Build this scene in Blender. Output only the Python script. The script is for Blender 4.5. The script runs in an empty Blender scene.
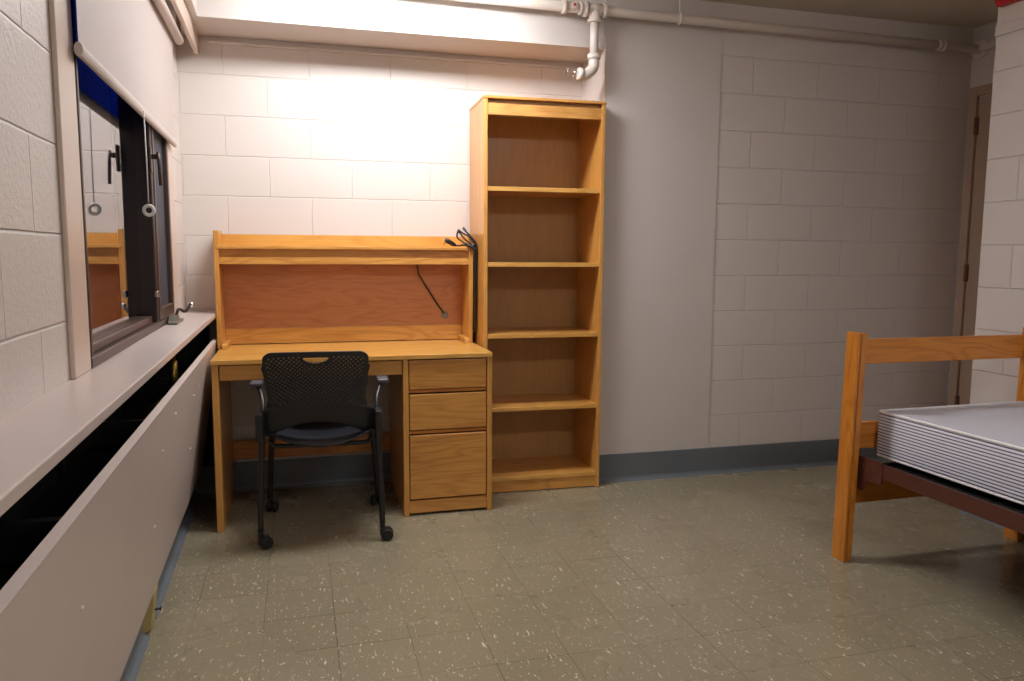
import bpy, bmesh, math, random
from mathutils import Vector, Matrix
random.seed(7)
sc = bpy.context.scene
col = sc.collection
PI = math.pi

# ------------------------------------------------------------------ helpers
def bx(bm, x0, x1, y0, y1, z0, z1, bev=0.0, seg=1):
    t = bmesh.new()
    bmesh.ops.create_cube(t, size=1.0)
    for v in t.verts:
        v.co = Vector(((x0+x1)/2+v.co.x*(x1-x0), (y0+y1)/2+v.co.y*(y1-y0), (z0+z1)/2+v.co.z*(z1-z0)))
    if bev > 0:
        bmesh.ops.bevel(t, geom=list(t.edges), offset=bev, segments=seg, affect='EDGES', profile=0.5)
    merge(bm, t)
    return bm

def merge(bm, t, mat=None, smooth=None):
    if mat is not None:
        bmesh.ops.transform(t, matrix=mat, verts=t.verts)
    mp = {}
    for v in t.verts:
        mp[v] = bm.verts.new(v.co)
    for f in t.faces:
        try:
            nf = bm.faces.new([mp[v] for v in f.verts]); nf.smooth = f.smooth; nf.material_index = f.material_index
        except ValueError:
            pass
    t.free()

def B(*a, **k):
    return bx(bmesh.new(), *a, **k)

def prism(bm, pts, axis, a0, a1, bev=0.0):
    """extrude a 2D polygon: axis x -> pts are (y,z); y -> (x,z); z -> (x,y)"""
    def mk(p, a):
        return {'x': (a, p[0], p[1]), 'y': (p[0], a, p[1]), 'z': (p[0], p[1], a)}[axis]
    t = bmesh.new()
    lo = [t.verts.new(mk(p, a0)) for p in pts]; hi = [t.verts.new(mk(p, a1)) for p in pts]
    n = len(pts)
    t.faces.new(lo[::-1]); t.faces.new(hi)
    for i in range(n):
        t.faces.new((lo[i], lo[(i+1) % n], hi[(i+1) % n], hi[i]))
    bmesh.ops.recalc_face_normals(t, faces=t.faces)
    if bev > 0:
        bmesh.ops.bevel(t, geom=list(t.edges), offset=bev, segments=2, affect='EDGES', profile=0.5)
    merge(bm, t)
    return bm

def tube(bm, pts, r, n=12, cap=True, radii=None):
    pts = [Vector(p) for p in pts]
    rings = []
    up = None
    for i, p in enumerate(pts):
        if i == 0: d = pts[1]-p
        elif i == len(pts)-1: d = p-pts[i-1]
        else: d = (pts[i+1]-p).normalized()+(p-pts[i-1]).normalized()
        d.normalize()
        if up is None:
            up = Vector((0, 0, 1)) if abs(d.z) < .9 else Vector((1, 0, 0))
        s = d.cross(up).normalized(); up = s.cross(d).normalized()
        rr = radii[i] if radii else r
        rings.append([bm.verts.new(p+(s*math.cos(2*PI*k/n)+up*math.sin(2*PI*k/n))*rr) for k in range(n)])
    for a, b in zip(rings, rings[1:]):
        for k in range(n):
            f = bm.faces.new((a[k], a[(k+1) % n], b[(k+1) % n], b[k])); f.smooth = True
    if cap:
        bm.faces.new(rings[0][::-1]); bm.faces.new(rings[-1])
    return bm

def arc_pts(pts, r=.03, n=5):
    """round the corners of a polyline"""
    pts = [Vector(p) for p in pts]
    out = [pts[0]]
    for a, b, c in zip(pts, pts[1:], pts[2:]):
        d1 = (a-b); d2 = (c-b); rr = min(r, d1.length*.45, d2.length*.45)
        p0 = b+d1.normalized()*rr; p1 = b+d2.normalized()*rr
        for i in range(n+1):
            t = i/n
            out.append(p0*(1-t)**2+b*2*t*(1-t)+p1*t*t)
    out.append(pts[-1])
    return out

def cyl(bm, p0, p1, r, n=20):
    return tube(bm, [p0, p1], r, n)

def torus(bm, c, R, r, axis='x', n=28, m=10):
    c = Vector(c)
    vs = []
    for i in range(n):
        a = 2*PI*i/n; row = []
        for j in range(m):
            b = 2*PI*j/m
            q = ((R+r*math.cos(b))*math.cos(a), (R+r*math.cos(b))*math.sin(a), r*math.sin(b))
            q = {'x': (q[2], q[0], q[1]), 'y': (q[0], q[2], q[1]), 'z': q}[axis]
            row.append(bm.verts.new(c+Vector(q)))
        vs.append(row)
    for i in range(n):
        for j in range(m):
            f = bm.faces.new((vs[i][j], vs[(i+1) % n][j], vs[(i+1) % n][(j+1) % m], vs[i][(j+1) % m])); f.smooth = True
    return bm

def obj(name, bm, mat, parent=None, mats=None):
    """bm is in world coordinates; it is carried into the frame of its parent"""
    me = bpy.data.meshes.new(name)
    bmesh.ops.recalc_face_normals(bm, faces=bm.faces)
    if parent is not None:
        M = Matrix.Identity(4); q = parent
        while q is not None:
            M = (Matrix.Translation(q.location) @ Matrix.Rotation(q.rotation_euler.z, 4, 'Z')) @ M
            q = q.parent
        bmesh.ops.transform(bm, matrix=M.inverted(), verts=bm.verts)
    bm.to_mesh(me); bm.free()
    for m in (mats or [mat]):
        me.materials.append(m)
    o = bpy.data.objects.new(name, me); col.objects.link(o)
    if parent is not None: o.parent = parent
    return o

def thing(name, label, cat, loc=(0, 0, 0), rz=0, group=None):
    o = bpy.data.objects.new(name, None); col.objects.link(o)
    o.empty_display_size = .1
    o.location = loc; o.rotation_euler = (0, 0, rz)
    o['label'] = label; o['category'] = cat
    if group: o['group'] = group
    return o

def tag(o, label, cat, group=None):
    o['label'] = label; o['category'] = cat
    if group: o['group'] = group
    return o

def struct(name, bm, mat, parent=None, label=None, mats=None):
    o = obj(name, bm, mat, parent, mats)
    if parent is None: o['kind'] = 'structure'
    if label: o['label'] = label
    return o

# left wall runs 0.9 degrees off the back wall's normal; everything fixed to it is built in its frame
LWO = Vector((-2.735, .323, 0)); LWA = .015
def lw(bm):
    """x = distance into the room from the wall face, y = world-like y"""
    M = Matrix.Translation(LWO) @ Matrix.Rotation(LWA, 4, 'Z') @ Matrix.Translation((0, -.323, 0))
    bmesh.ops.transform(bm, matrix=M, verts=bm.verts)
    return bm
def lwp(x, y, z=0):
    return Matrix.Translation(LWO) @ Matrix.Rotation(LWA, 4, 'Z') @ Matrix.Translation((0, -.323, 0)) @ Vector((x, y, z))

# ------------------------------------------------------------------ materials
def srgb(r, g, b):
    f = lambda c: (c/255/12.92) if c/255 <= .04045 else ((c/255+.055)/1.055)**2.4
    return (f(r), f(g), f(b), 1)

def newmat(name):
    m = bpy.data.materials.new(name); m.use_nodes = True
    nt = m.node_tree; nt.nodes.clear()
    out = nt.nodes.new('ShaderNodeOutputMaterial'); p = nt.nodes.new('ShaderNodeBsdfPrincipled')
    nt.links.new(p.outputs[0], out.inputs[0])
    return m, nt, p

def plain(name, c, rough=.5, metal=0, spec=.5, bump=0, bscale=200, emit=None, var=0):
    m, nt, p = newmat(name)
    p.inputs['Base Color'].default_value = c; p.inputs['Roughness'].default_value = rough
    p.inputs['Metallic'].default_value = metal; p.inputs['Specular IOR Level'].default_value = spec
    tc = nt.nodes.new('ShaderNodeTexCoord')
    n = nt.nodes.new('ShaderNodeTexNoise'); n.inputs['Scale'].default_value = bscale; n.inputs['Detail'].default_value = 3
    nt.links.new(tc.outputs['Object'], n.inputs['Vector'])
    if bump:
        b = nt.nodes.new('ShaderNodeBump'); b.inputs['Strength'].default_value = bump; b.inputs['Distance'].default_value = .002
        nt.links.new(n.outputs[0], b.inputs['Height']); nt.links.new(b.outputs[0], p.inputs['Normal'])
    if var:
        n2 = nt.nodes.new('ShaderNodeTexNoise'); n2.inputs['Scale'].default_value = 3.5; n2.inputs['Detail'].default_value = 5
        nt.links.new(tc.outputs['Object'], n2.inputs['Vector'])
        r = nt.nodes.new('ShaderNodeValToRGB')
        r.color_ramp.elements[0].position = .3; r.color_ramp.elements[1].position = .7
        r.color_ramp.elements[0].color = tuple(x*(1-var) for x in c[:3])+(1,); r.color_ramp.elements[1].color = c
        nt.links.new(n2.outputs[0], r.inputs[0]); nt.links.new(r.outputs[0], p.inputs['Base Color'])
    if emit:
        p.inputs['Emission Color'].default_value = emit[0]; p.inputs['Emission Strength'].default_value = emit[1]
    return m

def mth(nt, op, a, b=None, c=None):
    n = nt.nodes.new('ShaderNodeMath'); n.operation = op
    for i, v in enumerate((a, b, c)):
        if v is None: continue
        if isinstance(v, (int, float)): n.inputs[i].default_value = v
        else: nt.links.new(v, n.inputs[i])
    return n.outputs[0]

def block_mat(name, c, u_axis, u_off, z_off, rough=.42, pit=.35, mortar=.0036, H=.1953, strength=.65, zmax=9.0):
    """painted concrete block: courses in object space; u_axis 'X' or 'Y'"""
    m, nt, p = newmat(name)
    tc = nt.nodes.new('ShaderNodeTexCoord'); sp = nt.nodes.new('ShaderNodeSeparateXYZ')
    nt.links.new(tc.outputs['Object'], sp.inputs[0])
    u = mth(nt, 'ADD', sp.outputs[u_axis], -u_off+40*.4064)
    v = mth(nt, 'ADD', sp.outputs['Z'], -z_off+41*H)
    cb = nt.nodes.new('ShaderNodeCombineXYZ'); nt.links.new(u, cb.inputs[0]); nt.links.new(v, cb.inputs[1])
    # slight waviness of the joints
    nz = nt.nodes.new('ShaderNodeTexNoise'); nz.inputs['Scale'].default_value = 9; nz.inputs['Detail'].default_value = 2
    nt.links.new(cb.outputs[0], nz.inputs['Vector'])
    vm = nt.nodes.new('ShaderNodeVectorMath'); vm.operation = 'SCALE'; vm.inputs['Scale'].default_value = .004
    nt.links.new(nz.outputs['Color'], vm.inputs[0])
    va = nt.nodes.new('ShaderNodeVectorMath'); va.operation = 'ADD'
    nt.links.new(cb.outputs[0], va.inputs[0]); nt.links.new(vm.outputs[0], va.inputs[1])
    br = nt.nodes.new('ShaderNodeTexBrick'); br.offset = .5; br.offset_frequency = 2; br.squash = 1
    br.inputs['Scale'].default_value = 1; br.inputs['Brick Width'].default_value = .4064; br.inputs['Row Height'].default_value = H
    br.inputs['Mortar Size'].default_value = mortar; br.inputs['Mortar Smooth'].default_value = .8; br.inputs['Bias'].default_value = 0
    nt.links.new(va.outputs[0], br.inputs['Vector'])
    bfac = mth(nt, 'MULTIPLY', br.outputs['Fac'], mth(nt, 'LESS_THAN', sp.outputs['Z'], zmax))
    n1 = nt.nodes.new('ShaderNodeTexNoise'); n1.inputs['Scale'].default_value = 70; n1.inputs['Detail'].default_value = 4; n1.inputs['Roughness'].default_value = .65
    nt.links.new(tc.outputs['Object'], n1.inputs['Vector'])
    vo = nt.nodes.new('ShaderNodeTexVoronoi'); vo.inputs['Scale'].default_value = 60
    nt.links.new(tc.outputs['Object'], vo.inputs['Vector'])
    pits = mth(nt, 'MULTIPLY', mth(nt, 'LESS_THAN', vo.outputs['Distance'], .16), -.6*pit)
    h = mth(nt, 'ADD', mth(nt, 'MULTIPLY', bfac, -1.0), mth(nt, 'MULTIPLY', n1.outputs[0], .9*pit))
    h = mth(nt, 'ADD', h, pits)
    b = nt.nodes.new('ShaderNodeBump'); b.inputs['Strength'].default_value = strength; b.inputs['Distance'].default_value = .004
    nt.links.new(h, b.inputs['Height']); nt.links.new(b.outputs[0], p.inputs['Normal'])
    n2 = nt.nodes.new('ShaderNodeTexNoise'); n2.inputs['Scale'].default_value = 1.7; n2.inputs['Detail'].default_value = 4
    nt.links.new(tc.outputs['Object'], n2.inputs['Vector'])
    mx = nt.nodes.new('ShaderNodeMixRGB'); mx.inputs[1].default_value = c; mx.inputs[2].default_value = tuple(x*.93 for x in c[:3])+(1,)
    nt.links.new(n2.outputs[0], mx.inputs[0])
    m2 = nt.nodes.new('ShaderNodeMixRGB'); m2.inputs[2].default_value = tuple(x*.72 for x in c[:3])+(1,)
    nt.links.new(mth(nt, 'MULTIPLY', bfac, .05), m2.inputs[0]); nt.links.new(mx.outputs[0], m2.inputs[1])
    nt.links.new(m2.outputs[0], p.inputs['Base Color'])
    p.inputs['Roughness'].default_value = rough
    p.inputs['Specular IOR Level'].default_value = .35
    return m

def wood(name, light, dark, grain='X', rough=.32, scale=1.0, contrast=1.0, coat=.25):
    m, nt, p = newmat(name)
    tc = nt.nodes.new('ShaderNodeTexCoord'); oi = nt.nodes.new('ShaderNodeObjectInfo')
    cb = nt.nodes.new('ShaderNodeCombineXYZ')
    for i, k in enumerate((13.1, 7.7, 5.3)):
        nt.links.new(mth(nt, 'MULTIPLY', oi.outputs['Random'], k), cb.inputs[i])
    ad = nt.nodes.new('ShaderNodeVectorMath'); ad.operation = 'ADD'
    nt.links.new(tc.outputs['Object'], ad.inputs[0]); nt.links.new(cb.outputs[0], ad.inputs[1])
    def stretched(k_along, k_across):
        mp = nt.nodes.new('ShaderNodeMapping')
        s = [k_across*scale]*3; s['XYZ'.index(grain)] = k_along*scale
        mp.inputs['Scale'].default_value = s
        nt.links.new(ad.outputs[0], mp.inputs[0]); return mp.outputs[0]
    n1 = nt.nodes.new('ShaderNodeTexNoise'); n1.inputs['Scale'].default_value = 1; n1.inputs['Detail'].default_value = 2; n1.inputs['Distortion'].default_value = .4
    nt.links.new(stretched(1.1, 7), n1.inputs['Vector'])
    rings = mth(nt, 'SINE', mth(nt, 'MULTIPLY', n1.outputs[0], 62))
    rings = mth(nt, 'POWER', mth(nt, 'MULTIPLY_ADD', rings, .5, .5), 2.2)
    n2 = nt.nodes.new('ShaderNodeTexNoise'); n2.inputs['Scale'].default_value = 1; n2.inputs['Detail'].default_value = 4
    nt.links.new(stretched(7, 230), n2.inputs['Vector'])
    n3 = nt.nodes.new('ShaderNodeTexNoise'); n3.inputs['Scale'].default_value = 1; n3.inputs['Detail'].default_value = 3
    nt.links.new(stretched(.8, 5), n3.inputs['Vector'])
    f = mth(nt, 'MULTIPLY', rings, .42*contrast)
    f = mth(nt, 'ADD', f, mth(nt, 'MULTIPLY', mth(nt, 'SUBTRACT', n2.outputs[0], .42), 1.5*contrast))
    f = mth(nt, 'ADD', f, mth(nt, 'MULTIPLY', mth(nt, 'SUBTRACT', n3.outputs[0], .4), .9))
    mx = nt.nodes.new('ShaderNodeMixRGB'); mx.use_clamp = True
    cl = nt.nodes.new('ShaderNodeClamp'); nt.links.new(f, cl.inputs[0])
    nt.links.new(cl.outputs[0], mx.inputs[0]); mx.inputs[1].default_value = light; mx.inputs[2].default_value = dark
    nt.links.new(mx.outputs[0], p.inputs['Base Color'])
    p.inputs['Roughness'].default_value = rough; p.inputs['Coat Weight'].default_value = coat; p.inputs['Coat Roughness'].default_value = .25
    b = nt.nodes.new('ShaderNodeBump'); b.inputs['Strength'].default_value = .15; b.inputs['Distance'].default_value = .001
    nt.links.new(n2.outputs[0], b.inputs['Height']); nt.links.new(b.outputs[0], p.inputs['Normal'])
    return m

def floor_mat():
    m, nt, p = newmat('vinyl_tile')
    tc = nt.nodes.new('ShaderNodeTexCoord'); sp = nt.nodes.new('ShaderNodeSeparateXYZ')
    nt.links.new(tc.outputs['Object'], sp.inputs[0])
    T = .2287
    u = mth(nt, 'DIVIDE', mth(nt, 'ADD', sp.outputs['X'], 2.5608+40*T), T)
    v = mth(nt, 'DIVIDE', mth(nt, 'ADD', sp.outputs['Y'], .759+40*T), T)
    def edge(w):
        fr = mth(nt, 'FRACT', w)
        return mth(nt, 'MINIMUM', fr, mth(nt, 'SUBTRACT', 1, fr))
    e = mth(nt, 'MINIMUM', edge(u), edge(v))
    # joints come and go: mask by noise
    nj = nt.nodes.new('ShaderNodeTexNoise'); nj.inputs['Scale'].default_value = 2.5
    nt.links.new(tc.outputs['Object'], nj.inputs['Vector'])
    jw = mth(nt, 'MULTIPLY', mth(nt, 'SUBTRACT', nj.outputs[0], .22), .022)
    joint = mth(nt, 'LESS_THAN', e, jw)
    cell = nt.nodes.new('ShaderNodeCombineXYZ'); nt.links.new(mth(nt, 'FLOOR', u), cell.inputs[0]); nt.links.new(mth(nt, 'FLOOR', v), cell.inputs[1])
    wn = nt.nodes.new('ShaderNodeTexWhiteNoise'); wn.noise_dimensions = '3D'; nt.links.new(cell.outputs[0], wn.inputs['Vector'])
    par = mth(nt, 'MODULO', mth(nt, 'ADD', mth(nt, 'FLOOR', u), mth(nt, 'FLOOR', v)), 2)
    def flecks(sx, sy, th, seed, rot=0):
        mp = nt.nodes.new('ShaderNodeMapping'); mp.inputs['Scale'].default_value = (sx, sy, 1); mp.inputs['Location'].default_value = (seed, seed*1.7, 0)
        mp.inputs['Rotation'].default_value = (0, 0, rot)
        nt.links.new(tc.outputs['Object'], mp.inputs[0])
        n = nt.nodes.new('ShaderNodeTexNoise'); n.inputs['Scale'].default_value = 1; n.inputs['Detail'].default_value = 2.5; n.inputs['Roughness'].default_value = .6; n.inputs['Distortion'].default_value = .6
        nt.links.new(mp.outputs[0], n.inputs['Vector'])
        r = nt.nodes.new('ShaderNodeMapRange'); r.inputs[1].default_value = th; r.inputs[2].default_value = th+.035
        nt.links.new(n.outputs[0], r.inputs[0]); return r.outputs[0]
    fa = flecks(110, 26, .655, 3.1, .25); fb = flecks(90, 30, .665, 9.4, -.5); fd = flecks(40, 80, .69, 5.5, .3)
    fl = mth(nt, 'MAXIMUM', mth(nt, 'MAXIMUM', fa, fb), fd)
    dk = flecks(100, 30, .66, 14.2, .2)
    base = nt.nodes.new('ShaderNodeMixRGB'); base.inputs[1].default_value = srgb(150, 141, 119); base.inputs[2].default_value = srgb(145, 136, 114)
    nt.links.new(wn.outputs['Value'], base.inputs[0])
    nb = nt.nodes.new('ShaderNodeTexNoise'); nb.inputs['Scale'].default_value = 2.2; nb.inputs['Detail'].default_value = 5
    nt.links.new(tc.outputs['Object'], nb.inputs['Vector'])
    b2 = nt.nodes.new('ShaderNodeMixRGB'); b2.blend_type = 'MULTIPLY'; nt.links.new(base.outputs[0], b2.inputs[1]); b2.inputs[2].default_value = (.80, .76, .69, 1)
    nt.links.new(nb.outputs[0], b2.inputs[0])
    b3 = nt.nodes.new('ShaderNodeMixRGB'); nt.links.new(mth(nt, 'MULTIPLY', dk, .4), b3.inputs[0]); nt.links.new(b2.outputs[0], b3.inputs[1]); b3.inputs[2].default_value = srgb(95, 84, 66)
    b4 = nt.nodes.new('ShaderNodeMixRGB'); nt.links.new(mth(nt, 'MULTIPLY', fl, .8), b4.inputs[0]); nt.links.new(b3.outputs[0], b4.inputs[1]); b4.inputs[2].default_value = srgb(228, 221, 204)
    b5 = nt.nodes.new('ShaderNodeMixRGB'); nt.links.new(mth(nt, 'MULTIPLY', joint, .5), b5.inputs[0]); nt.links.new(b4.outputs[0], b5.inputs[1]); b5.inputs[2].default_value = srgb(66, 58, 46)
    nt.links.new(b5.outputs[0], p.inputs['Base Color'])
    rr = nt.nodes.new('ShaderNodeMapRange'); rr.inputs[1].default_value = .35; rr.inputs[2].default_value = .65; rr.inputs[3].default_value = .16; rr.inputs[4].default_value = .36
    nt.links.new(nb.outputs[0], rr.inputs[0]); nt.links.new(rr.outputs[0], p.inputs['Roughness'])
    bp = nt.nodes.new('ShaderNodeBump'); bp.inputs['Strength'].default_value = .25; bp.inputs['Distance'].default_value = .001
    h = mth(nt, 'ADD', mth(nt, 'MULTIPLY', joint, -1), nj.outputs[0])
    nt.links.new(h, bp.inputs['Height']); nt.links.new(bp.outputs[0], p.inputs['Normal'])
    return m

WALL = srgb(213, 204, 198)
M = {}
M['block_back'] = block_mat('painted_block_back', WALL, 'X', 0, .335, pit=.10, zmax=2.289, strength=.75, mortar=.0042)
M['block_alcove'] = block_mat('painted_block_alcove', WALL, 'X', -2.5247+.2032, .335, pit=.12)
M['block_left'] = block_mat('painted_block_left', WALL, 'Y', -2.055+.2032, .290, pit=.75, rough=.38, mortar=.0045, strength=.9)
M['block_right'] = block_mat('painted_block_right', WALL, 'Y', -1.05, .305, pit=.15, strength=.9)
M['plaster'] = plain('painted_plaster', srgb(205, 197, 192), .5, bump=.1, bscale=120, var=.04)
M['ceiling'] = plain('ceiling_paint', srgb(200, 190, 174), .7, bump=.2, bscale=150)
M['trim'] = plain('trim_paint', srgb(205, 186, 172), .32, bump=.08, bscale=60, var=.04)
M['sill'] = plain('sill_paint', srgb(205, 190, 184), .28, bump=.05, bscale=40, var=.05)
M['panel'] = plain('panel_paint', srgb(206, 190, 182), .38, bump=.06, bscale=30, var=.05)
M['floor'] = floor_mat()
M['base'] = plain('rubber_base', srgb(106, 113, 120), .42, var=.1)
M['door'] = plain('door_paint', srgb(168, 142, 124), .45, var=.04)
OL, OD = srgb(212, 155, 78), srgb(172, 111, 46)
M['oak_x'] = wood('oak_x', OL, OD, 'X'); M['oak_y'] = wood('oak_y', OL, OD, 'Y'); M['oak_z'] = wood('oak_z', OL, OD, 'Z', contrast=.55)
M['oak_top'] = wood('oak_top', srgb(218, 166, 86), srgb(190, 131, 58), 'X', rough=.25, contrast=.7)
M['oak_drawer'] = wood('oak_drawer', srgb(208, 148, 70), srgb(160, 98, 38), 'X', scale=1.2, contrast=.85)
M['ply_red'] = wood('red_oak_panel', srgb(206, 146, 102), srgb(176, 114, 74), 'X', rough=.4, scale=1.5, contrast=.9)
M['ply_back'] = wood('bookcase_back', srgb(178, 136, 76), srgb(154, 112, 56), 'Z', rough=.5, contrast=.5)
M['bed_x'] = wood('bed_oak_x', srgb(206, 132, 50), srgb(164, 92, 24), 'X'); M['bed_z'] = wood('bed_oak_z', srgb(206, 132, 50), srgb(164, 92, 24), 'Z')
M['edge'] = plain('oak_edge_dark', srgb(110, 66, 28), .5)
M['black'] = plain('black_plastic', srgb(30, 30, 33), .42, bump=.1, bscale=400)
M['black_frame'] = plain('black_metal', srgb(26, 26, 28), .35)
M['seat'] = plain('seat_plastic', srgb(24, 25, 30), .4)
def dotted(name, c, c2):
    m, nt, p = newmat(name)
    tc = nt.nodes.new('ShaderNodeTexCoord'); sx = nt.nodes.new('ShaderNodeSeparateXYZ'); nt.links.new(tc.outputs['Object'], sx.inputs[0])
    P = .0105
    a = mth(nt, 'SINE', mth(nt, 'MULTIPLY', mth(nt, 'ADD', sx.outputs['X'], sx.outputs['Y']), 2*PI/P))
    b = mth(nt, 'SINE', mth(nt, 'MULTIPLY', mth(nt, 'SUBTRACT', sx.outputs['X'], sx.outputs['Y']), 2*PI/P))
    d = mth(nt, 'GREATER_THAN', mth(nt, 'MULTIPLY', a, b), .25)
    mx = nt.nodes.new('ShaderNodeMixRGB'); nt.links.new(d, mx.inputs[0]); mx.inputs[1].default_value = c; mx.inputs[2].default_value = c2
    nt.links.new(mx.outputs[0], p.inputs['Base Color']); p.inputs['Roughness'].default_value = .42
    return m
M['seat'] = dotted('seat_perforated', srgb(38, 40, 48), srgb(8, 8, 10))
M['grey_pad'] = plain('arm_pad_grey', srgb(84, 82, 90), .45)
M['rubber'] = plain('rubber', srgb(18, 18, 19), .5)
M['chrome'] = plain('chrome', srgb(215, 215, 220), .15, metal=1)
M['steel'] = plain('dull_steel', srgb(150, 146, 136), .4, metal=.9)
M['bronze'] = plain('bronze_frame', srgb(78, 62, 56), .35, metal=.3)
M['bronze_dark'] = plain('dark_sash', srgb(52, 42, 42), .35, metal=.2)
M['screen'] = plain('insect_screen', srgb(52, 58, 70), .6, bump=.2, bscale=900)
M['cord'] = plain('cord_black', srgb(24, 24, 27), .4)
M['pullcord'] = plain('cord_white', srgb(225, 220, 215), .6)
M['pipe'] = plain('pipe_paint', srgb(222, 212, 204), .35, var=.03)
M['pipe_dark'] = plain('radiator_metal', srgb(38, 36, 36), .5, metal=.4)
M['painted_shade'] = plain('painted_shade_black', srgb(22, 20, 20), .8)  # near-black colour standing in for shade, in the heater recess and under the mattress
M['brass'] = plain('brass', srgb(150, 120, 60), .35, metal=.9)
M['peg'] = plain('raw_pine', srgb(196, 176, 116), .6, var=.2)
M['brown'] = plain('brown_enamel', srgb(82, 44, 34), .38)
M['red'] = plain('red_enamel', srgb(176, 16, 8), .4)
M['hinge'] = plain('hinge_paint', srgb(120, 86, 70), .4, metal=.2)
M['white'] = plain('white_enamel', srgb(232, 230, 226), .35)
M['lamp'] = plain('lamp_diffuser', srgb(240, 240, 240), .4, emit=((.98, .98, 1, 1), 50))
M['lamp_fill'] = plain('fill_lamp_diffuser', srgb(240, 240, 236), .4, emit=((1, .985, .97, 1), 30))  # weaker glow, tuned for the added fill fixture
M['shadow_gap'] = plain('dark_recess', srgb(30, 20, 12), .8)

def shade_mat(name, c, tr):
    m, nt, p = newmat(name)
    p.inputs['Base Color'].default_value = c; p.inputs['Roughness'].default_value = .6
    t = nt.nodes.new('ShaderNodeBsdfTranslucent'); t.inputs[0].default_value = c
    mx = nt.nodes.new('ShaderNodeMixShader'); mx.inputs[0].default_value = tr
    out = [n for n in nt.nodes if n.type == 'OUTPUT_MATERIAL'][0]
    tc = nt.nodes.new('ShaderNodeTexCoord'); w = nt.nodes.new('ShaderNodeTexNoise'); w.inputs['Scale'].default_value = 300
    nt.links.new(tc.outputs['Object'], w.inputs['Vector'])
    b = nt.nodes.new('ShaderNodeBump'); b.inputs['Strength'].default_value = .1; b.inputs['Distance'].default_value = .001
    nt.links.new(w.outputs[0], b.inputs['Height']); nt.links.new(b.outputs[0], p.inputs['Normal'])
    nt.links.new(p.outputs[0], mx.inputs[1]); nt.links.new(t.outputs[0], mx.inputs[2]); nt.links.new(mx.outputs[0], out.inputs[0])
    return m
M['shade_front'] = shade_mat('shade_cloth_white', srgb(216, 203, 196), .3)
M['shade_back'] = shade_mat('shade_cloth_blue', srgb(20, 50, 190), .6)

def glass_mat():
    m, nt, p = newmat('window_glass')
    p.inputs['Base Color'].default_value = (.92, .95, 1, 1); p.inputs['Roughness'].default_value = 0
    p.inputs['IOR'].default_value = 1.75; p.inputs['Transmission Weight'].default_value = 1
    return m
M['glass'] = glass_mat()

def ticking_mat():
    m, nt, p = newmat('mattress_ticking')
    tc = nt.nodes.new('ShaderNodeTexCoord'); sp = nt.nodes.new('ShaderNodeSeparateXYZ'); nt.links.new(tc.outputs['Object'], sp.inputs[0])
    ge = nt.nodes.new('ShaderNodeTexCoord'); sn = nt.nodes.new('ShaderNodeSeparateXYZ'); nt.links.new(ge.outputs['Normal'], sn.inputs[0])
    top = mth(nt, 'GREATER_THAN', mth(nt, 'ABSOLUTE', sn.outputs['Z']), .6)
    P = .0122
    def stripe(w, wd):
        f = mth(nt, 'FRACT', mth(nt, 'DIVIDE', mth(nt, 'ADD', w, 10*P), P))
        a = mth(nt, 'LESS_THAN', mth(nt, 'ABSOLUTE', mth(nt, 'SUBTRACT', f, .35)), wd)
        return a
    a = stripe(sp.outputs['Z'], .17); b = stripe(sp.outputs['X'], .15)
    s = mth(nt, 'ADD', mth(nt, 'MULTIPLY', b, top), mth(nt, 'MULTIPLY', a, mth(nt, 'SUBTRACT', 1, top)))
    mx = nt.nodes.new('ShaderNodeMixRGB'); nt.links.new(s, mx.inputs[0]); mx.inputs[1].default_value = srgb(232, 232, 243); mx.inputs[2].default_value = srgb(66, 62, 80)
    nt.links.new(mx.outputs[0], p.inputs['Base Color']); p.inputs['Roughness'].default_value = .75
    return m
M['ticking'] = ticking_mat()

# ------------------------------------------------------------------ room shell
D = .323        # alcove back wall
XR = 1.645       # entry nook wall with the door
XN = .88        # near right wall
YN = -.885
H = 2.55
YF = -5.2
floor = struct('floor', B(-3.3, 2.1, YF-.2, .6, -.12, 0), M['floor'])
struct('ceiling', B(-3.3, 2.1, YF-.2, .6, H, H+.12), M['ceiling'])
# back wall : alcove part, block part, flat column between them
struct('wall_back', B(0, XR+.2, 0, .3, 0, H), M['block_back'])
struct('wall_back_column', prism(bmesh.new(), [(-.66, -.004), (.0, -.004), (.0, .5), (-.66, .5)], 'z', 0, H), M['plaster'])
struct('wall_alcove', B(-3.2, -.66, D, D+.2, 0, H), M['block_alcove'])
# bulkhead over the alcove and along the window wall (one poured L shape)
zb = 2.268
b = bmesh.new()
prism(b, [(-2.6, -.0), (-.661, -.0), (-.661, D), (-3.0, D), (-3.0, YF), (-2.6+.03*(-YF)*.9, YF)], 'z', zb, H-.001)
struct('ceiling_bulkhead', b, M['plaster'])
# near right wall (block), its end faces the entry nook
struct('wall_right', B(XN, XN+.12, YF, YN, 0, H), M['block_right'])
struct('wall_right_return', B(XN+.12, XR+.2, YN-.2, YN, 0, H), M['plaster'])
struct('wall_entry', B(XR, XR+.2, YN, 0, 0, H), M['plaster'])
struct('wall_front', B(-3.2, XN, YF-.2, YF, 0, H), M['plaster'])

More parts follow.
